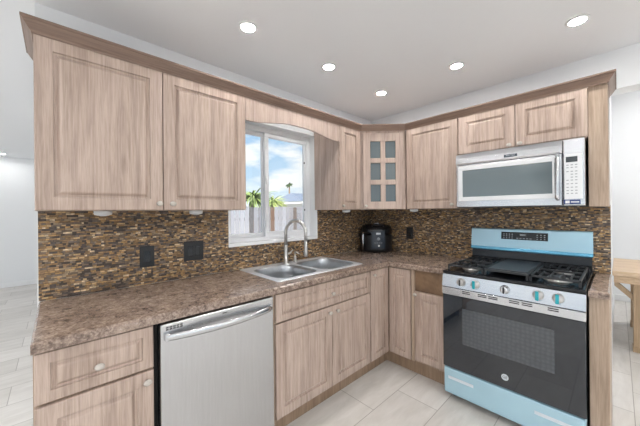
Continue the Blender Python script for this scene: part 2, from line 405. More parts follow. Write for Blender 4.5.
for z in (.12, .50, .80): box(b, .383, .398, .070, .081, z, z + .055, .003)
obj('sash_latch', b, TRIMW, win)
b = BM()
for z in (.27, .72): box(b, WW - .088, WW - .078, .074, .081, z, z + .018, .002)
obj('sash_stop', b, BLACK, win)

# ------------------------------------------------------------------ outside
b = BM(); box(b, -45, -.15, -10, 45, -.35, -.2); box(b, -45, -5.9, -14, -10, -.35, -.2); struct('ground', b, CONC, 'pale concrete yard outside the window', 'ground')
fen = thing('picket_fence', 'weathered grey board fence across the yard outside the window', 'fence', (-5.5, -2.0, -.2))
for i in range(72):
    b = BM(); h = 1.69 + random.uniform(-.015, .02) + .012 * (i / 20); wd = .133
    prism(b, [(i * .15, 0), (i * .15 + wd, 0), (i * .15 + wd, h - .02), (i * .15 + wd - .02, h), (i * .15 + .02, h), (i * .15, h - .02)], 'x', -.009, .009)
    obj('picket', b, PICKET, fen)
for z in (.3, 1.3):
    b = BM(); box(b, -.05, -.01, 0, 10.8, z, z + .09); obj('fence_rail', b, PICKET, fen)
nb = thing('neighbor_house', 'white neighboring house with low slate roof beyond the fence', 'house', (-15.0, 10.9, -.2))
b = BM(); box(b, -3.6, 0, .5, 14, 0, 2.2); obj('wall', b, STUCCO, nb)
b = BM(); box(b, -3.9, .4, .1, 14.4, 2.2, 2.38); obj('fascia', b, TRIMW, nb)
b = BM(); v = [b.verts.new(p) for p in ((.45, 0, 2.38), (.45, 14.5, 2.38), (-3.95, 14.5, 2.38), (-3.95, 0, 2.38), (-1.8, .7, 3.12), (-1.8, 13, 3.12))]
for q in ((0, 1, 5, 4), (1, 2, 5), (2, 3, 4, 5), (3, 0, 4), (3, 2, 1, 0)): b.faces.new([v[i] for i in q])
obj('roof', b, ROOFM, nb)
def frond(bm, base, az, length, rise, droop, wd):
    d = Vector((math.cos(az), math.sin(az), 0)); sd = Vector((-d.y, d.x, 0)); n = 7; L_ = R_ = None
    pr = None
    for i in range(n + 1):
        t = i / n; c = Vector(base) + d * (length * t) + Vector((0, 0, rise * t - droop * t * t)); wv = wd * (math.sin(PI * min(1, t * .9 + .08)) + .05)
        cur = (bm.verts.new(c + sd * wv + Vector((0, 0, -wv * .5))), bm.verts.new(c), bm.verts.new(c - sd * wv + Vector((0, 0, -wv * .5))))
        if pr: bm.faces.new((pr[0], pr[1], cur[1], cur[0])); bm.faces.new((pr[1], pr[2], cur[2], cur[1]))
        pr = cur
def palm(name, label, loc, trunk, tr, nf, fl, leaf, wd):
    t = thing(name, label, 'palm', loc)
    b = BM(); lathe(b, [(tr * 1.2, 0), (tr, trunk * .3), (tr * .85, trunk)], n=10); obj('trunk', b, BARK, t)
    b = BM()
    for i in range(nf): frond(b, (0, 0, trunk), random.uniform(0, 2 * PI), fl * random.uniform(.7, 1.1), fl * random.uniform(.25, 1.0), fl * random.uniform(.4, 1.1), wd * random.uniform(.7, 1.2))
    obj('fronds', b, leaf, t)
palm('palm_bush', 'leafy yellow-green palm behind the fence in the left window pane', (-7.4, 2.65, -.2), 2.0, .12, 170, .9, LEAF, .035)
palm('palm_bush', 'low yellow-green palm behind the fence beside the window mullion', (-9.6, 4.95, -.2), 1.95, .1, 150, .85, LEAF, .035)
palm('palm_tree', 'tiny distant palm tree standing above the slate roof', (-32, 22.95, -.2), 5.6, .12, 34, .6, LEAF_DK, .12)

# ================================================================== cabinets
GAP = .0018
def raised_door(w, h, fr=.057, th=.02):
    """thermofoil door: routed ogee ring round a raised field."""
    b = BM(); k = min(1.0, w / .30)
    f = fr * (0.55 + .45 * k)
    rings = [(0, 0), (0, th - .004), (.0012, th - .0012), (.004, th), (f, th), (f + .0015, th - .0095), (f + .011, th - .0115), (f + .014, th - .010), (f + .021, th - .0025), (f + .025, th - .0005), (f + .030, th)]
    return rings_front(b, w, h, 0, rings)
def flat_drawer(w, h, th=.02):
    b = BM(); f = .040
    return rings_front(b, w, h, 0, [(0, 0), (0, th - .004), (.0012, th - .0012), (.004, th), (f, th), (f + .0015, th - .008), (f + .008, th - .0095), (f + .011, th - .0085), (f + .018, th - .002), (f + .022, th - .0005), (f + .026, th)])
def knob(parent, x, z, y):
    b = BM(); lathe(b, [(.006, 0), (.006, .010), (.013, .014), (.0165, .019), (.0155, .024), (.010, .027), (.003, .028)], x, y, z, 16, 'y', 1.0, .82)
    return obj('knob', b, KNOBM, parent)
def door_part(parent, x0, x1, z0, z1, yf, kx=None, kz=None, name='door', mat=None):
    """door front face at local y = yf (negative), 20 mm thick."""
    w, h = x1 - x0 - 2 * GAP, z1 - z0 - 2 * GAP
    b = flat_drawer(w, h) if name == 'drawer' else raised_door(w, h)
    o = obj(name, b, mat or OAK_DOOR, parent, (x0 + GAP, yf + .02, z0 + GAP))
    if kx is not None: knob(o, kx - x0 - GAP, kz - z0 - GAP, -.0195)
    return o
ZB, ZT = 1.363, 2.105
UF = -.335           # upper door face
def carcass(parent, w, d0, d1, h, mat=None, z0=0):
    b = BM(); box(b, 0, w, d0, d1, z0, z0 + h, .0015); return obj('carcass', b, mat or OAK, parent)

# left wall, two-door upper
Y0 = -2.784; Ymid = -2.302; Y1 = -1.817
t = thing('wall_cabinet', 'tall two-door upper cabinet left of the window', 'cabinet', (0, Y0, ZB), A90)
carcass(t, Y1 - Y0, UF + .021, -.001, ZT - ZB - .002)
door_part(t, 0, Ymid - Y0, 0, ZT - ZB, UF, Ymid - Y0 - .022, .035)
door_part(t, Ymid - Y0, Y1 - Y0, 0, ZT - ZB, UF, Ymid - Y0 + .042, .035)
# valance
Y2 = -.917
b = BM(); vw = Y2 - Y1; pts = [(0, ZT - 1.9)]
def vz(s):
    e = min(s, 1 - s) / .5
    e = min(1, max(0, (e - .07) / .80)); return .052 + .044 * (e * e * (3 - 2 * e))
n = 40; low = [(vw * i / n, vz(i / n)) for i in range(n + 1)]
va = [b.verts.new((x, UF + .002, z)) for x, z in low]; vb = [b.verts.new((x, UF + .021, z)) for x, z in low]
ua = [b.verts.new((x, UF + .002, ZT - 1.9)) for x, z in low]; ub = [b.verts.new((x, UF + .021, ZT - 1.9)) for x, z in low]
for i in range(n):
    b.faces.new((va[i], va[i + 1], ua[i + 1], ua[i])); b.faces.new((vb[i], ub[i], ub[i + 1], vb[i + 1]))
    b.faces.new((va[i], vb[i], vb[i + 1], va[i + 1])); b.faces.new((ua[i], ua[i + 1], ub[i + 1], ub[i]))
b.faces.new((va[0], ua[0], ub[0], vb[0])); b.faces.new((va[n], vb[n], ub[n], ua[n]))
tag(obj('valance', b, OAK, None, (0, Y1, 1.9), A90), 'arched oak valance board bridging the cabinets over the window', 'valance')
# narrow single-door upper right of window
Y3 = -.632
t = thing('wall_cabinet', 'narrow single-door upper cabinet right of the window', 'cabinet', (0, Y2, ZB), A90)
carcass(t, Y3 - Y2, UF + .021, -.001, ZT - ZB - .002)
door_part(t, .004, Y3 - Y2 - .004, 0, ZT - ZB, UF, .026, .035)
# diagonal glass corner cabinet
p0 = Vector((-UF - .02, Y3 + .012, ZB)); p1 = Vector((-Y3 - .012, UF + .02, ZB)); dw = (p1 - p0).length
t = thing('corner_wall_cabinet', 'diagonal corner upper cabinet with six small glass panes', 'cabinet', p0, PI / 4)
b = BM()
loc = lambda X, Y: ((X - p0.x) * math.cos(PI / 4) + (Y - p0.y) * math.sin(PI / 4), -(X - p0.x) * math.sin(PI / 4) + (Y - p0.y) * math.cos(PI / 4))
prism(b, [loc(p0.x, p0.y), loc(p1.x, p1.y), loc(p1.x, -.012), loc(.012, -.012), loc(.012, p0.y)], 'z', 0, ZT - ZB - .002)
obj('carcass', b, OAK, t)
dx0, dx1 = .030, dw - .030; H = ZT - ZB
dwid = dx1 - dx0; dr_h = H - .030
st = .068; mu = .046
xs = [st, (dwid - mu) / 2, (dwid + mu) / 2, dwid - st]; rz0, rz1 = .070, dr_h - .075; ph = (rz1 - rz0 - 2 * mu) / 3
zs = [(rz0 + i * (ph + mu), rz0 + i * (ph + mu) + ph) for i in range(3)]
b = BM(); th = .02
box(b, 0, st, 0, th, 0, dr_h, .002); box(b, dwid - st, dwid, 0, th, 0, dr_h, .002)
box(b, st, dwid - st, 0, th, 0, rz0, .002); box(b, st, dwid - st, 0, th, rz1, dr_h, .002)
box(b, xs[1], xs[2], .001, th, rz0, rz1, .003)
for i in range(2): box(b, st, dwid - st, .0005, th, zs[i][1], zs[i + 1][0], .003)
dr = obj('door', b, OAK, t, (dx0, -.021, .004))
for z0_, z1_ in zs:
    for xa, xb in ((xs[0], xs[1]), (xs[2], xs[3])):
        b = BM(); box(b, xa - .001, xb + .001, .013, .016, z0_ - .001, z1_ + .001); obj('pane', b, FROST, dr)
knob(dr, .022, .030, 0)
# back wall single-door upper
X0, X1 = -Y3, 1.102
t = thing('wall_cabinet', 'single-door upper cabinet between corner cabinet and microwave', 'cabinet', (X0, 0, ZB))
carcass(t, X1 - X0, UF + .021, -.001, ZT - ZB - .002)
door_part(t, .004, X1 - X0 - .006, 0, ZT - ZB, UF, X1 - X0 - .048, .035)
# two small doors above the microwave
X2, ZM = 1.866, 1.792
t = thing('wall_cabinet', 'short two-door upper cabinet above the microwave', 'cabinet', (X1, 0, ZM))
carcass(t, X2 - X1, UF + .021, -.001, ZT - ZM - .002)
xm_ = 1.490 - X1
door_part(t, .002, xm_, .004, ZT - ZM, UF, xm_ - .034, .022)
door_part(t, xm_, X2 - X1, .004, ZT - ZM, UF, xm_ + .030, .022)
# filler panel at right end
b = BM(); box(b, 0, 1.952 - X2, UF + .016, -.001, 0, ZT - ZB, .0015)
tag(obj('end_panel', b, OAK_PANEL, None, (X2, 0, ZB)), 'tall plain oak filler panel right of the microwave', 'panel')

# crown moulding: one mitred sweep
path = [(0.001, -2.7845), (.3355, -2.7845), (.3355, -.633), (.633, -.3355), (1.9525, -.3355), (1.9525, -.001)]
prof = [(0, 2.097), (.004, 2.097), (.0055, 2.105), (.011, 2.111), (.018, 2.121), (.027, 2.135), (.030, 2.141), (.035, 2.143), (.035, 2.153), (0, 2.153)]
def offset(path, o):
    out = []
    for i, p in enumerate(path):
        p = Vector(p)
        nn = []
        for a, c in ((i - 1, i), (i, i + 1)):
            if a < 0 or c >= len(path): continue
            e = (Vector(path[c]) - Vector(path[a])).normalized(); nn.append(Vector((e.y, -e.x)))
        if len(nn) == 1: q = p + nn[0] * o
        else:
            m_ = (nn[0] + nn[1]).normalized(); q = p + m_ * (o / m_.dot(nn[0]))
        out.append(q)
    return out
b = BM(); rows = []
for o_, z in prof: rows.append([b.verts.new((q.x, q.y, z)) for q in offset(path, o_)])
np_ = len(prof)
for k in range(np_):
    a, c = rows[k], rows[(k + 1) % np_]
    for i in range(len(path) - 1): b.faces.new((a[i], a[i + 1], c[i + 1], c[i]))
b.faces.new([r[0] for r in rows]); b.faces.new([r[-1] for r in rows][::-1])
tag(obj('crown_moulding', b, OAK_DARK), 'brown crown moulding running along the top of all upper cabinets', 'moulding')

# puck lights
def puck(x, y, label, rot):
    t = thing('puck_light', label, 'light', (x, y, ZB - .0245), rot, 'under-cabinet puck lights')
    b = BM(); lathe(b, [(.022, 0), (.036, .004), (.038, .012), (.038, .0243)], n=20); obj('housing', b, WHITEM, t)
    b = BM(); lathe(b, [(.012, -.003), (.018, -.0005), (.018, .001)], n=16); obj('diffuser', b, LITEM, t)
puck(.20, -2.545, 'white puck light under the upper cabinet, nearest the left end', A90)
puck(.20, -2.088, 'white puck light under the upper cabinet beside the window', A90)
puck(.25, -.745, 'white puck light under the narrow upper cabinet right of the window', A90)
puck(.665, -.25, 'white puck light under the upper cabinet next to the corner cabinet', 0)

# ------------------------------------------------------------------ base cabinets
BF = -.62            # base door face
CT = .876            # underside of worktop
KZ, KD = .128, -.545
def base_box(parent, w, z0=KZ, z1=CT - .001, d0=None):
    b = BM(); box(b, 0, w, BF + .021 if d0 is None else d0, -.012, z0, z1); return obj('carcass', b, OAK_PANEL, parent)
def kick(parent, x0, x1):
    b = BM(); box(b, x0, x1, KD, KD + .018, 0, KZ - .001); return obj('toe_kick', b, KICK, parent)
BY0, BY1 = -2.781, -2.416
t = thing('base_cabinet', 'base cabinet with drawer over door at the left end of the worktop', 'cabinet', (0, BY0, 0), A90)
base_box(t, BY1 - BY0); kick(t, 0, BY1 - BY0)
door_part(t, .002, BY1 - BY0, .687, .868, BF, -2.602 - BY0, .767, 'drawer')
door_part(t, .002, BY1 - BY0, .128, .680, BF, -2.444 - BY0, .640)
# sink base
SY0, SY1, SYm = -1.792, -.886, -1.323
t = thing('sink_cabinet', 'two-door base cabinet with wide false drawer under the sink', 'cabinet', (0, SY0, 0), A90)
b = BM(); w_ = SY1 - SY0
box(b, 0, .018, BF + .021, -.012, KZ, CT - .001); box(b, w_ - .018, w_, BF + .021, -.012, KZ, CT - .001); box(b, .018, w_ - .018, BF + .021, -.012, KZ, KZ + .018)
box(b, .018, w_ - .018, -.03, -.012, KZ + .018, CT - .001); box(b, .018, w_ - .018, BF + .021, BF + .039, .66, .72); box(b, .018, w_ - .018, BF + .021, BF + .039, .845, CT - .001)
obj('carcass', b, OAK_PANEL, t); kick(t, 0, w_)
door_part(t, 0, w_, .696, .866, BF, SYm - SY0 + .0, .779, 'drawer')
door_part(t, 0, SYm - SY0, .128, .690, BF, SYm - SY0 - .031, .652)
door_part(t, SYm - SY0, w_, .128, .690, BF, SYm - SY0 + .045, .650)
# corner base: one L carcass, two folding doors meeting at the inside corner
t = thing('corner_base_cabinet', 'inside-corner base cabinet with two narrow doors meeting at right angles', 'cabinet', (0, SY1, 0), A90)
b = BM(); cw = -SY1
prism(b, [(.002, BF + .021), (cw + BF + .021, BF + .021), (cw + BF + .021, -.826), (cw - .012, -.826), (cw - .012, -.012), (.002, -.012)], 'z', KZ, CT - .001)
obj('carcass', b, OAK_PANEL, t)
kick(t, 0, cw + KD + .018)
door_part(t, .012, cw + BF - .004, .128, .866, BF, .044, .828)
w2 = .826 - .622; o = obj('door', raised_door(w2 - .006, .738 - .004), OAK_DOOR, t, (cw + BF + .02, -.624, .130), -A90)
# local -y of this door must face world -y: undo the wall frame
b = BM(); box(b, cw + KD, cw + KD + .018, -.830, KD, 0, KZ - .001); obj('toe_kick', b, KICK, t)
# right base with empty drawer opening
RX0, RX1 = .830, 1.110
t = thing('base_cabinet', 'narrow base cabinet left of the range with its drawer front missing', 'cabinet', (RX0, 0, 0))
rw = RX1 - RX0; b = BM()
box(b, 0, .024, BF + .008, -.012, KZ, CT - .001); box(b, rw - .006, rw, BF + .021, -.012, KZ, CT - .001)
box(b, .024, rw - .006, BF + .021, -.012, KZ, .690); box(b, .024, rw - .006, BF + .021, -.012, .866, CT - .001)
obj('carcass', b, OAK_PANEL, t)
b = BM(); box(b, .0245, rw - .0065, BF + .026, BF + .040, .691, .8655)
o = obj('drawer_back', b, BARE, t); o['label'] = 'dark unfinished board in the open drawer slot'
kick(t, 0, rw)
door_part(t, .028, rw - .001, .145, .702, BF, .043, .678)
# right end panel cabinet
t = thing('base_end_panel', 'slim oak end cabinet standing right of the range', 'panel', (1.878, 0, 0))
b = BM(); box(b, 0, .077, -.619, -.001, 0, CT - .001, .0015); obj('side_panel', b, OAK_PANEL, t)

# ------------------------------------------------------------------ worktops
def worktop(outer, holes, name, label, ch=.007):
    b = BM(); zt, zb = .914, CT
    # chamfered top outline
    n = len(outer); ins = []
    for i in range(n):
        p, a, c = Vector(outer[i]), Vector(outer[i - 1]), Vector(outer[(i + 1) % n])
        e1 = (p - a).normalized(); e2 = (c - p).normalized(); n1 = Vector((-e1.y, e1.x)); n2 = Vector((-e2.y, e2.x)); m_ = (n1 + n2).normalized()
        ins.append(p + m_ * (ch / m_.dot(n1)))
    top = [b.verts.new((p.x, p.y, zt)) for p in ins]; mid = [b.verts.new((p[0], p[1], zt - ch)) for p in outer]; bot = [b.verts.new((p[0], p[1], zb)) for p in outer]
    es = [b.edges.new((top[i], top[(i + 1) % n])) for i in range(n)]
    eb = [b.edges.new((bot[i], bot[(i + 1) % n])) for i in range(n)]
    for h in holes:
        ht = [b.verts.new((x, y, zt)) for x, y in h]; hb = [b.verts.new((x, y, zb)) for x, y in h]; k = len(h)
        es += [b.edges.new((ht[i], ht[(i + 1) % k])) for i in range(k)]; eb += [b.edges.new((hb[i], hb[(i + 1) % k])) for i in range(k)]
        for i in range(k): b.faces.new((ht[i], hb[i], hb[(i + 1) % k], ht[(i + 1) % k]))
    bmesh.ops.triangle_fill(b, edges=es, use_beauty=True, use_dissolve=False); bmesh.ops.triangle_fill(b, edges=eb, use_beauty=True, use_dissolve=False)
    for i in range(n):
        j = (i + 1) % n
        b.faces.new((top[i], mid[i], mid[j], top[j])); b.faces.new((mid[i], bot[i], bot[j], mid[j]))
    return tag(obj(name, b, LAMINATE), label, 'worktop')
SX0, SX1, SA, SB = .035, .552, -1.722, -.878
worktop([(.011, -2.785), (.640, -2.785), (.640, -.640), (1.112, -.640), (1.112, -.011), (.011, -.011)],
        [[(SX0 + .02, SA + .02), (SX1 - .02, SA + .02), (SX1 - .02, SB - .02), (SX0 + .02, SB - .02)]], 'worktop', 'long L-shaped brown mottled worktop holding the sink')
worktop([(1.876, -.640), (1.957, -.640), (1.957, -.011), (1.876, -.011)], [], 'worktop', 'short strip of brown mottled worktop right of the range')

# ------------------------------------------------------------------ sink
t = thing('kitchen_sink', 'double-bowl stainless steel sink set in the worktop under the window', 'sink', (0, SA, .914), A90)
def rrect(x0, x1, y0, y1, r, n=6):
    out = []
    for cx, cy, a0 in ((x1 - r, y0 + r, -PI / 2), (x1 - r, y1 - r, 0), (x0 + r, y1 - r, PI / 2), (x0 + r, y0 + r, PI)):
        for i in range(n + 1): a = a0 + PI / 2 * i / n; out.append((cx + r * math.cos(a), cy + r * math.sin(a)))
    return out
SL = SB - SA
bowls = [(.038, .398, -.520, -.125), (.434, SL - .034, -.520, -.125)]
b = BM(); outl = rrect(0, SL, -SX1, -SX0, .02)
es = []; n = len(outl)
lo = [b.verts.new((x, y, .0008)) for x, y in outl]; hi = [b.verts.new((x * .985 + SL * .0075, y * .985 - .004, .0065)) for x, y in outl]
for i in range(n): b.faces.new((lo[i], lo[(i + 1) % n], hi[(i + 1) % n], hi[i])).smooth = True
es += [b.edges.get((hi[i], hi[(i + 1) % n])) for i in range(n)]
for x0, x1, ya, yb in bowls:
    h = [b.verts.new((x, y, .0065)) for x, y in rrect(x0, x1, ya, yb, .09)]; k = len(h); es += [b.edges.new((h[i], h[(i + 1) % k])) for i in range(k)]
bmesh.ops.triangle_fill(b, edges=es, use_beauty=True); obj('rim', b, RIM_STEEL, t)
for x0, x1, ya, yb in bowls:
    b = BM(); prev = None
    for ins, z in ((-.001, .0066), (.002, .002), (.006, -.012), (.010, -.06), (.016, -.13), (.026, -.155), (.045, -.168), (.10, -.172)):
        ring = [b.verts.new((x, y, z)) for x, y in rrect(x0 + ins, x1 - ins, ya + ins, yb - ins, max(.03, .09 - ins * .35))]
        if prev:
            for i in range(len(ring)): b.faces.new((prev[i], prev[(i + 1) % len(ring)], ring[(i + 1) % len(ring)], ring[i]))
        prev = ring
    b.faces.new(prev); bw = obj('bowl', b, SINK_STEEL, t, smooth=True)
    b = BM(); lathe(b, [(.044, 0), (.044, .003), (.036, .0035), (.030, .001), (.012, .001), (.012, .006)], (x0 + x1) / 2, (ya + yb) / 2, -.1715, 20); obj('drain', b, CHROME, bw)
# faucet
t = thing('faucet', 'tall brushed gooseneck faucet with pull-down spray head on the sink', 'faucet', (.085, -1.322, .921), 0)
b = BM(); lathe(b, [(.028, 0), (.028, .006), (.019, .012), (.017, .10), (.0165, .15)], n=20); obj('body', b, CHROME, t)
b = BM(); ph_ = [(0, 0, .15), (0, 0, .255)]; RR = .095; dirx, diry = .93, .36
for i in range(1, 13):
    a = PI - PI * i / 12; ph_.append((dirx * RR * (1 + math.cos(a)), diry * RR * (1 + math.cos(a)),   .255 + RR * math.sin(a) * 1.05))
ph_.append((dirx * RR * 2, diry * RR * 2, .19)); tube(b, ph_, .0138, 12); obj('spout', b, CHROME, t)
b = BM(); lathe(b, [(.012, .065), (.016, .07), (.017, .10), (.0135, .145), (.0125, .195)], dirx * RR * 2, diry * RR * 2, 0, 16); obj('spray_head', b, CHROME, t)
b = BM(); tube(b, [(.0, .015, .075), (.0, .045, .08), (.0, .075, .105)], [.009, .0075, .0055], 10); obj('handle', b, CHROME, t)
t = thing('soap_dispenser', 'small brushed soap dispenser right of the gooseneck faucet', 'soap dispenser', (.085, -1.225, .921))
b = BM(); lathe(b, [(.019, 0), (.019, .01), (.012, .016), (.011, .045), (.006, .048), (.006, .075)], n=16); obj('body', b, CHROME, t)
b = BM(); tube(b, [(-.008, 0, .078), (.02, 0, .082), (.055, 0, .072)], [.007, .0065, .0045], 8); obj('nozzle', b, CHROME, t)

# ------------------------------------------------------------------ dishwasher
DY0, DY1 = -2.394, -1.812; dw_ = DY1 - DY0
t = thing('dishwasher', 'stainless steel dishwasher under the worktop left of the sink', 'dishwasher', (0, DY0, 0), A90)
b = BM(); box(b, .004, dw_ - .004, -.585, -.03, .10, .868); obj('tub', b, BLACK, t)
b = BM(); box(b, 0, dw_, -.630, -.587, .115, .862, .006, 2); obj('door', b, STEEL, t)
b = BM(); box(b, .01, dw_ - .01, -.56, -.54, 0, .099); obj('toe_kick', b, BLACK, t)
b = BM(); hp = []
for i in range(17):
    s = i / 16; hp.append((.020 + (dw_ - .040) * s, -.640 - .042 * math.sin(PI * s) ** .8, .806))
prev = None
for x, y, z in hp:
    ring = [b.verts.new(p) for p in ((x, y + .008, z - .013), (x, y - .003, z - .015), (x, y - .008, z - .006), (x, y - .008, z + .006), (x, y - .003, z + .015), (x, y + .008, z + .013))]
    if prev:
        for i in range(6): b.faces.new((prev[i], prev[(i + 1) % 6], ring[(i + 1) % 6], ring[i])).smooth = True
    else: b.faces.new(ring)
    prev = ring
b.faces.new(prev)
box(b, .016, .034, -.648, -.628, .788, .824, .003); box(b, dw_ - .034, dw_ - .016, -.648, -.628, .788, .824, .003)
obj('handle', b, STEEL_H, t)
b = BM()
for i in range(5):
    for k in range(2): box(b, .022 + i * .0145, .033 + i * .0145, -.6312, -.628, .833 + k * .009, .8385 + k * .009)
obj('vent', b, BLACK, t)
b = BM(); box(b, dw_ * .5 - .012, dw_ * .5 + .012, -.6308, -.629, .842, .8465); obj('status_light', b, BLACK, t)
b = BM(); lathe(b, [(.011, 0), (.011, .0012)], dw_ * .53, -.6298, .185, 16, 'y'); obj('badge', b, WHITEM, t)
b = BM(); box(b, -.0205, -.0015, -.585, -.05, .0, CT - .002); tag(obj('filler_strip', b, GAPM, None, (0, DY0, 0), A90), 'black strip painted as the shaded gap between left base cabinet and dishwasher', 'filler')  # no real part: near-black strip stands in for shade in the gap
b = BM(); box(b, .0015, SY0 - DY1 - .0015, BF + .012, -.05, 0, CT - .002); tag(obj('filler_strip', b, OAK_PANEL, None, (0, DY1, 0), A90), 'thin oak strip between dishwasher and sink cabinet', 'filler')

# ------------------------------------------------------------------ outlets
def outlet(loc, rot, w, h, gangs, label):
    t = thing('wall_outlet', label, 'outlet', loc, rot, 'black wall outlets')
    b = BM(); box(b, -w / 2, w / 2, -.006, 0, 0, h, .002); obj('cover_plate', b, BLACK, t)
    for g in range(gangs):
        cx = (g - (gangs - 1) / 2) * .046
        b = BM(); box(b, cx - .0165, cx + .0165, -.0085, -.0055, h / 2 - .033, h / 2 + .033, .0015); r = obj('socket', b, BLACKG, t)
        b = BM()
        for zz in (-.018, .018):
            for sx in (-.006, .006): box(b, cx + sx - .001, cx + sx + .001, -.0088, -.0083, h / 2 + zz - .004, h / 2 + zz + .004)
        obj('slot', b, GAPM, r)
outlet((.0105, -2.315, 1.020), A90, .078, .128, 1, 'black single wall outlet left of the dishwasher on the stone mosaic')
outlet((.0105, -2.039, 1.026), A90, .128, .130, 2, 'black double-width wall outlet on the stone mosaic nearest the window')
outlet((.487, -.0105, 1.052), 0, .075, .123, 1, 'black wall outlet right of the cooker in the corner')

# ------------------------------------------------------------------ multicooker
t = thing('multi_cooker', 'black round-lidded electric cooker in the worktop corner', 'cooker', (.178, -.178, .9145), PI / 4)
K = (1.12, .95)
b = BM(); lathe(b, [(.136, 0), (.146, .006), (.150, .03), (.152, .17), (.150, .182), (.140, .186)], n=36, sx=K[0], sy=K[1]); obj('body', b, BLACK, t)
b = BM(); lathe(b, [(.150, .187), (.153, .20), (.152, .235), (.144, .262), (.122, .282), (.085, .292), (.03, .296)], n=36, sx=K[0], sy=K[1]); ld = obj('lid', b, BLACKG, t)
b = BM(); box(b, -.030, .030, -.03, .03, .296, .306, .004, 2); obj('lid_vent', b, STEEL_H, ld)
b = BM(); tube(b, [(-.06, -.105, .268), (-.055, -.125, .285), (0, -.130, .292), (.055, -.125, .285), (.06, -.105, .268)], .008, 8); obj('lid_handle', b, BLACK, ld)
b = BM(); n = 14; prev = None
for i in range(n + 1):
    a = -PI / 2 + (i / n - .5) * .82; x, y = .157 * K[0] * math.cos(a), .157 * K[1] * math.sin(a)
    top = .228 - .02 * abs(i / n - .5) ** 2 * 4
    cur = (b.verts.new((x, y, .045)), b.verts.new((x, y, top)), b.verts.new((x * .955, y * .955, .045)), b.verts.new((x * .955, y * .955, top)))
    if prev:
        for q in ((0, 1), (1, 3), (3, 2), (2, 0)): b.faces.new((prev[q[0]], cur[q[0]], cur[q[1]], prev[q[1]]))
    else: b.faces.new((cur[0], cur[1], cur[3], cur[2]))
    prev = cur
b.faces.new((prev[0], prev[2], prev[3], prev[1]))
cp = obj('control_panel', b, plain('dark_slate_panel', rgb(46, 54, 64), .25), t)
b = BM(); box(b, -.024, .024, -.1515, -.148, .188, .208, .001); obj('display', b, LITEM, cp)
b = BM(); lathe(b, [(.016, 0), (.015, .006), (.010, .007)], 0, -.1485, .143, 20, 'y'); obj('dial', b, GREYM, cp)
b = BM(); lathe(b, [(.010, 0), (.009, .004)], 0.004, -.1485, .072, 16, 'y'); obj('button', b, WHITEM, cp)
b = BM()
for i in range(4): box(b, -.042 + i * .022, -.028 + i * .022, -.1505, -.147, .100, .104)
obj('marking', b, GREYM, cp)
for s in (-1,):
    b = BM(); tube(b, [(s * .150, -.075, .02), (s * .151, -.078, .10), (s * .150, -.076, .18), (s * .143, -.07, .21)], .011, 8); o = obj('side_trim', b, STEEL_H, t); o['label'] = 'steel vertical side trim'

# ------------------------------------------------------------------ range
GX, GW = 1.115, .757
t = thing('gas_range', 'stainless gas range with blue protective film and black oven door', 'range', (GX, 0, 0))
FR = -.690
b = BM(); box(b, .002, GW - .002, -.640, -.035, .035, .895); obj('body', b, BLACKG, t)
for x in (.03, GW - .07):
    for y in (-.60, -.12):
        b = BM(); lathe(b, [(.020, 0), (.020, .01), (.012, .012), (.012, .035)], x + .02, y, 0, 12); obj('foot', b, BLACK, t)
b = BM(); box(b, .004, GW - .004, FR + .008, -.640, .045, .226, .008, 2); dr = obj('storage_drawer', b, FILM, t); dr['label'] = 'storage drawer front still covered in blue film'
for xa, xb in ((.035, .20), (.53, .70)):
    b = BM(); box(b, xa, xb, FR + .0072, FR + .0085, .150, .170); obj('film_label', b, LITEM, dr)
b = BM(); box(b, .003, GW - .003, FR, -.641, .236, .752, .004); od = obj('oven_door', b, DARKGL, t)
b = BM(); box(b, .135, .625, FR - .0008, FR + .001, .425, .672, .0004); ow = obj('oven_window', b, OVENWIN, od)
b = BM()
for z in (.455, .472, .489, .506): box(b, .49, .615, FR - .0014, FR - .0007, z, z + .0025)
obj('rack_line', b, DISPLAY, ow)
b = BM(); lathe(b, [(.0195, 0), (.0195, .0015), (.0165, .0018), (.0165, .0012)], .385, FR, .306, 24, 'y'); lg = obj('badge', b, LITEM, od)
text_part('badge_lettering', 'GE', .022, GAPM, lg, (.385, FR - .0024, .306), depth=.0003)
b = BM(); box(b, .001, GW - .001, FR - .006, -.641, .753, .803, .004, 2); hs = obj('vent_trim', b, STEEL_H, t); hs['label'] = 'steel trim strip with vent slots above the oven door'
for x0, wd in ((.138, .050), (.236, .052), (.298, .052), (.412, .052), (.476, .052), (.598, .048)):
    for k in range(2):
        b = BM(); box(b, x0, x0 + wd, FR - .0066, FR - .004, .778 + k * .011, .7835 + k * .011); obj('vent_slot', b, GAPM, hs)
b = BM(); prism(b, [(FR - .004, .808), (-.641, .808), (-.641, .893), (FR + .012, .893)], 'x', .001, GW - .001); cpn = obj('control_panel', b, STEEL_H, t)
for i, x in enumerate((1.245, 1.334, 1.503, 1.669, 1.758)):
    lx = x - GX; yf = FR + .004
    b = BM(); lathe(b, [(.027, 0), (.027, .004), (.0225, .008), (.0215, .026), (.0195, .030), (.012, .0305)], lx, yf, .853, 24, 'y'); k_ = obj('control_knob', b, CHROME if i != 2 else STEEL_H, t)
    b = BM()
    if i in (1, 3, 4):
        box(b, lx - .009, lx + .007, yf - .036, yf - .029, .828, .880, .001); o = obj('tape_strip', b, TEAL, k_); o['label'] = 'teal tape over the knob'
    else:
        box(b, lx - .0045, lx + .0045, yf - .038, yf - .029, .833, .873, .002); obj('grip', b, BLACK, k_)
b = BM(); box(b, 0, GW, FR + .010, -.035, .896, .918, .006, 2); ck = obj('cooktop', b, BLACKG, t)
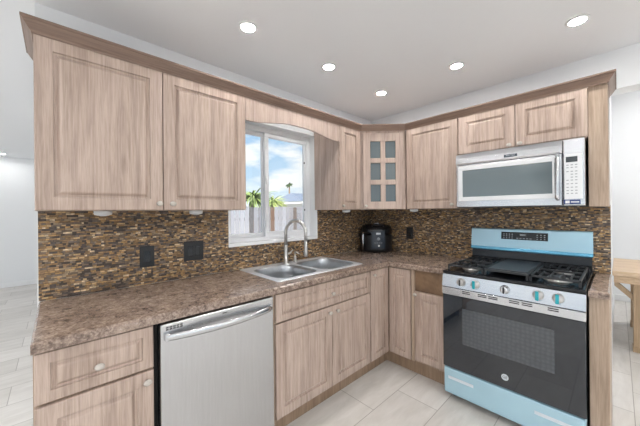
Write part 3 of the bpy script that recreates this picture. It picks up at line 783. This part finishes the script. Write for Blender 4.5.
# burners
for x, y, r, st_ in ((.135, -.50, .048, 1), (.135, -.215, .040, 0), (.378, -.37, .045, 1), (.62, -.50, .056, 1), (.62, -.215, .044, 1)):
    b = BM(); lathe(b, [(r * 1.25, .9178), (r * 1.2, .922), (r * .95, .926), (r * .9, .934), (r * .3, .935)], x, y, 0, 24); bu = obj('burner', b, CHROME if st_ else IRON, t)
    b = BM(); lathe(b, [(r * .72, .9355), (r * .74, .941), (r * .6, .944)], x, y, 0, 24); obj('burner_cap', b, IRON, bu)
def grate(x0, x1):
    b = BM(); y0_, y1_ = -.640, -.095; zt, h = .957, .013; bw = .011
    for y in (y0_, y1_ - bw, (y0_ + y1_) / 2): box(b, x0, x1, y, y + bw, zt - h, zt, .002)
    for x in (x0, x1 - bw): box(b, x, x + bw, y0_, y1_, zt - h, zt, .002)
    n = 5
    for i in range(1, n):
        x = x0 + (x1 - x0) * i / n - bw / 2
        box(b, x, x + bw * .8, y0_ + .01, y0_ + .185, zt - h, zt, .002); box(b, x, x + bw * .8, y1_ - .185, y1_ - .01, zt - h, zt, .002)
    for y in (y0_ + .13, y1_ - .14): box(b, x0, x0 + (x1 - x0) * .34, y, y + bw, zt - h, zt, .002); box(b, x1 - (x1 - x0) * .34, x1, y, y + bw, zt - h, zt, .002)
    for x in (x0, x1 - bw):
        for y in (y0_, y1_ - bw, (y0_ + y1_) / 2): box(b, x, x + bw, y, y + bw, .9175, zt - h)
    return obj('grate', b, IRON, t)
grate(.022, .252); grate(.505, .735)
b = BM(); x0_, x1_ = .258, .499
frame4b = [(x0_, x1_, -.640, -.628), (x0_, x1_, -.107, -.095), (x0_, x0_ + .012, -.628, -.107), (x1_ - .012, x1_, -.628, -.107)]
for xa, xb, ya, yb in frame4b: box(b, xa, xb, ya, yb, .944, .957, .002)
for xa in (x0_, x1_ - .012):
    for ya in (-.640, -.107): box(b, xa, xa + .012, ya, ya + .012, .9175, .944)
gm = obj('grate', b, IRON, t)
b = BM(); rings = BM(); box(b, x0_ + .013, x1_ - .013, -.600, -.125, .949, .960, .004, 2); o = obj('griddle', b, GRIDDLE, gm); o['label'] = 'flat griddle plate on the middle grate'
# back guard
b = BM(); prism(b, [(-.040, .896), (-.105, .919), (-.105, .955), (-.088, .962), (-.080, 1.018), (-.040, 1.018)], 'x', .004, GW - .004); obj('rear_vent', b, BLACKG, t)
b = BM()
prism(b, [(-.036, 1.018), (-.090, 1.018), (-.098, 1.026), (-.094, 1.046), (-.036, 1.046)], 'x', -.001, GW + .001); obj('backguard_trim', b, FILM_DK, t)
b = BM(); prism(b, [(-.036, 1.0465), (-.092, 1.0465), (-.078, 1.186), (-.072, 1.194), (-.036, 1.194)], 'x', -.001, GW + .001); bgd = obj('backguard', b, FILM, t)
bgd['label'] = 'steel backguard covered in pale blue film'
def on_guard(bm, x0, x1, z0, z1, lift):
    f = lambda z: -.092 + (z - 1.0465) * .1 - lift
    v = [bm.verts.new(p) for p in ((x0, f(z0), z0), (x1, f(z0), z0), (x1, f(z1), z1), (x0, f(z1), z1), (x0, f(z0) + lift + .001, z0), (x1, f(z0) + lift + .001, z0), (x1, f(z1) + lift + .001, z1), (x0, f(z1) + lift + .001, z1))]
    for q in ((0, 1, 2, 3), (4, 7, 6, 5), (0, 4, 5, 1), (1, 5, 6, 2), (2, 6, 7, 3), (3, 7, 4, 0)): bm.faces.new([v[i] for i in q])
b = BM(); on_guard(b, .222, .520, 1.113, 1.172, .0012); dp = obj('display_panel', b, BLACKG, bgd)
def mark(x0, x1, z0, z1):
    b = BM(); on_guard(b, x0, x1, z0, z1, .0018); obj('button_marking', b, GREYM, dp)
for i in range(4):
    for k in range(3): mark(.236 + i * .019, .245 + i * .019, 1.122 + k * .015, 1.127 + k * .015)
for i in range(5): mark(.325 + i * .021, .338 + i * .021, 1.122, 1.127)
for i in range(3):
    for k in range(3): mark(.452 + i * .022, .461 + i * .022, 1.122 + k * .015, 1.127 + k * .015)
mark(.348, .384, 1.145, 1.157)

# ------------------------------------------------------------------ microwave
MX, MW, MZ0, MZ1 = 1.107, .749, 1.368, 1.786
t = thing('microwave', 'stainless over-range microwave mounted above the gas range', 'microwave', (MX, 0, MZ0))
MF = -.400; mh = MZ1 - MZ0
b = BM(); box(b, .002, MW - .002, MF + .035, -.001, .006, mh, .002); obj('housing', b, plain('dark_grey_housing', rgb(88, 92, 96), .4, .6), t)
dxr = .643
b = BM(); prism(b, [(MF + .034, .335), (MF + .003, .335), (MF, .345), (MF + .002, .385), (MF + .012, mh - .001), (MF + .034, mh - .001)], 'x', 0, dxr); obj('top_trim', b, STEEL_H, t)
b = BM(); rings_front(b, dxr, .331, MF + .034, [(0, 0), (0, .028), (.004, .033), (.006, .034)], 0, .002); md = obj('door', b, STEEL_H, t)
b = BM(); frame4(b, .020, dxr - .018, .052, .318, .030, MF - .005, MF + .001, .002); o = obj('window_frame', b, WHITEM, md)
b = BM(); box(b, .050, dxr - .048, MF - .002, MF + .001, .082, .288); obj('window', b, MWWIN, md)
b = BM(); tube(b, [(.621, MF - .008, .045), (.621, MF - .034, .052), (.621, MF - .036, .07), (.621, MF - .036, .30), (.621, MF - .034, .318), (.621, MF - .008, .325)], .011, 12); obj('handle', b, STEEL_H, md)
b = BM(); box(b, dxr + .002, MW, MF + .002, MF + .034, .002, mh - .001, .008, 2); pn = obj('control_panel', b, STEEL_H, t)
b = BM(); box(b, dxr + .010, MW - .012, MF, MF + .004, .045, .325, .0015); kp = obj('keypad', b, WHITEM, pn)
b = BM(); box(b, dxr + .018, MW - .034, MF - .0006, MF + .002, .272, .306); obj('display', b, DISPLAY, kp)
b = BM()
for r_, z in enumerate((.252, .236, .212, .194, .176, .158, .136, .114, .094, .076)):
    for c_ in range(3):
        if r_ in (3, 4) and c_ == 0: continue
        x = dxr + .020 + c_ * .020; box(b, x, x + .011, MF - .0006, MF + .002, z, z + .005)
obj('button', b, GREYM, kp)
b = BM(); box(b, dxr + .006, MW - .022, MF + .0008, MF + .004, .012, .040); o = obj('sticker', b, BLUELBL, pn); o['label'] = 'blue and white sticker'
b = BM(); box(b, dxr + .014, dxr + .034, MF + .0002, MF + .002, .017, .034); box(b, dxr + .040, MW - .028, MF + .0002, MF + .002, .022, .029); obj('sticker_mark', b, WHITEM, o)
b = BM(); box(b, .330, .408, MF - .002, MF + .004, .352, .370, .001); bd = obj('badge', b, plain('badge_dark_blue', rgb(52, 66, 78), .3), t)
text_part('badge_lettering', 'MAYTAG', .0135, LITEM, bd, (.369, MF - .0026, .361), depth=.0004)
b = BM(); box(b, .004, MW - .004, MF + .03, -.02, 0, .0055); obj('underside', b, plain('teal_grey_base', rgb(56, 74, 82), .4), t)

# ------------------------------------------------------------------ wooden table at right
t = thing('wooden_table', 'pale wooden table with braced legs beyond the range wall', 'table', (1.947, 1.18, 0))
TL, TD = 1.7, 1.02
b = BM(); box(b, 0, TL, 0, TD, .705, .752, .004); obj('tabletop', b, PINE, t)
b = BM(); frame4b = [(.01, TL - .03, .02, .045), (.01, TL - .03, TD - .045, TD - .02)]
for xa, xb, ya, yb in frame4b: box(b, xa, xb, ya, yb, .64, .704)
for xa in (.01, TL - .055): box(b, xa, xa + .025, .045, TD - .045, .64, .704)
obj('apron', b, PINE, t)
for x in (.135, TL - .235):
    for y in (.05, TD - .15):
        b = BM(); box(b, x, x + .10, y, y + .10, .05, .704, .003); lg = obj('leg', b, PINE_V, t)
        b = BM(); box(b, x - .006, x + .106, y - .006, y + .106, 0, .05, .003); obj('foot', b, PINE_V, lg)
for y in (.075, TD - .125):
    b = BM(); prism(b, [(.012, .655), (.012, .600), (.134, .475), (.134, .535)], 'y', y, y + .05); obj('brace', b, PINE_V, t)
    b = BM(); prism(b, [(TL - .012, .655), (TL - .012, .600), (TL - .134, .475), (TL - .134, .535)], 'y', y, y + .05); obj('brace', b, PINE_V, t)

# ------------------------------------------------------------------ recessed downlights: seen ones first, then unseen added fill
spots = [(.545, -1.911, 'recessed ceiling downlight nearest the left two-door cabinet'), (.545, -1.258, 'recessed ceiling downlight in front of the sink window'),
         (.540, -.588, 'recessed ceiling downlight nearest the corner cabinet'), (1.185, -.575, 'recessed ceiling downlight in front of the single-door upper cabinet'),
         (1.840, -.577, 'recessed ceiling downlight nearest the right end of the range wall'), (-5.36, -3.40, 'recessed ceiling downlight in the far left room'),
         (1.84, -1.91, 'added fill downlight above the kitchen floor'), (1.84, -4.2, 'added fill downlight behind the kitchen'), (4.2, -2.0, 'added fill downlight at the right of the kitchen'),  # from here on unseen lights, added for even brightness
         (-2.5, -5.0, 'added fill downlight over the middle of the open area'), (4.2, -.6, 'added fill downlight right of the table'),
         (4.2, -4.2, 'added fill downlight in the room behind and right of the kitchen'), (-.3, -4.6, 'added fill downlight behind the left cabinets'),
         (1.84, -6.3, 'added fill downlight near the rear openings'), (-4.6, -6.3, 'added fill downlight in the rear left of the open area'),
         (3.1, -3.1, 'added fill downlight behind and right of the camera side of the kitchen'), (3.1, -5.2, 'added fill downlight in the rear right of the open area'),
         (.6, -4.2, 'added fill downlight a step behind the dishwasher'), (.6, -5.6, 'added fill downlight further behind the dishwasher'), (4.8, -5.8, 'added fill downlight in the rear right corner'),
         (-1.4, -6.2, 'added fill downlight at the rear of the open area'),          (5.2, -3.1, 'added fill downlight nearest the right openings'), (3.1, -1.2, 'added fill downlight right of the range aisle'),
         (2.7, 2.3, 'added fill downlight over the wooden table'), (2.4, 1.2, 'added fill downlight just beyond the range wall'), (3.4, 2.6, 'added fill downlight near the far right wall'), (4.4, 2.3, 'added fill downlight right of the wooden table')]
def downlight(x, y, lab, lens):
    t = thing('downlight', lab, 'ceiling light', (x, y, CEILZ), 0, 'recessed ceiling downlights')
    b = BM(); lathe(b, [(.037, -.002), (.039, -.006), (.052, -.004), (.054, -.0003)], n=28); obj('trim_ring', b, TRIMW, t)
    b = BM(); lathe(b, [(.036, -.0045), (.036, -.001)], n=28); obj('lens', b, lens, t); return t
for k, (x, y, lab) in enumerate(spots):
    if k == 0: kit = downlight(x, y, lab, LENS_K)
    elif k < 6 or lab.endswith('kitchen floor'): copy_thing(kit, (x, y, CEILZ), lab)
    elif k == 7: far = downlight(x, y, lab, LENS_FILL)
    else: copy_thing(far, (x, y, 3.16 if y > .15 else CEILZ), lab)
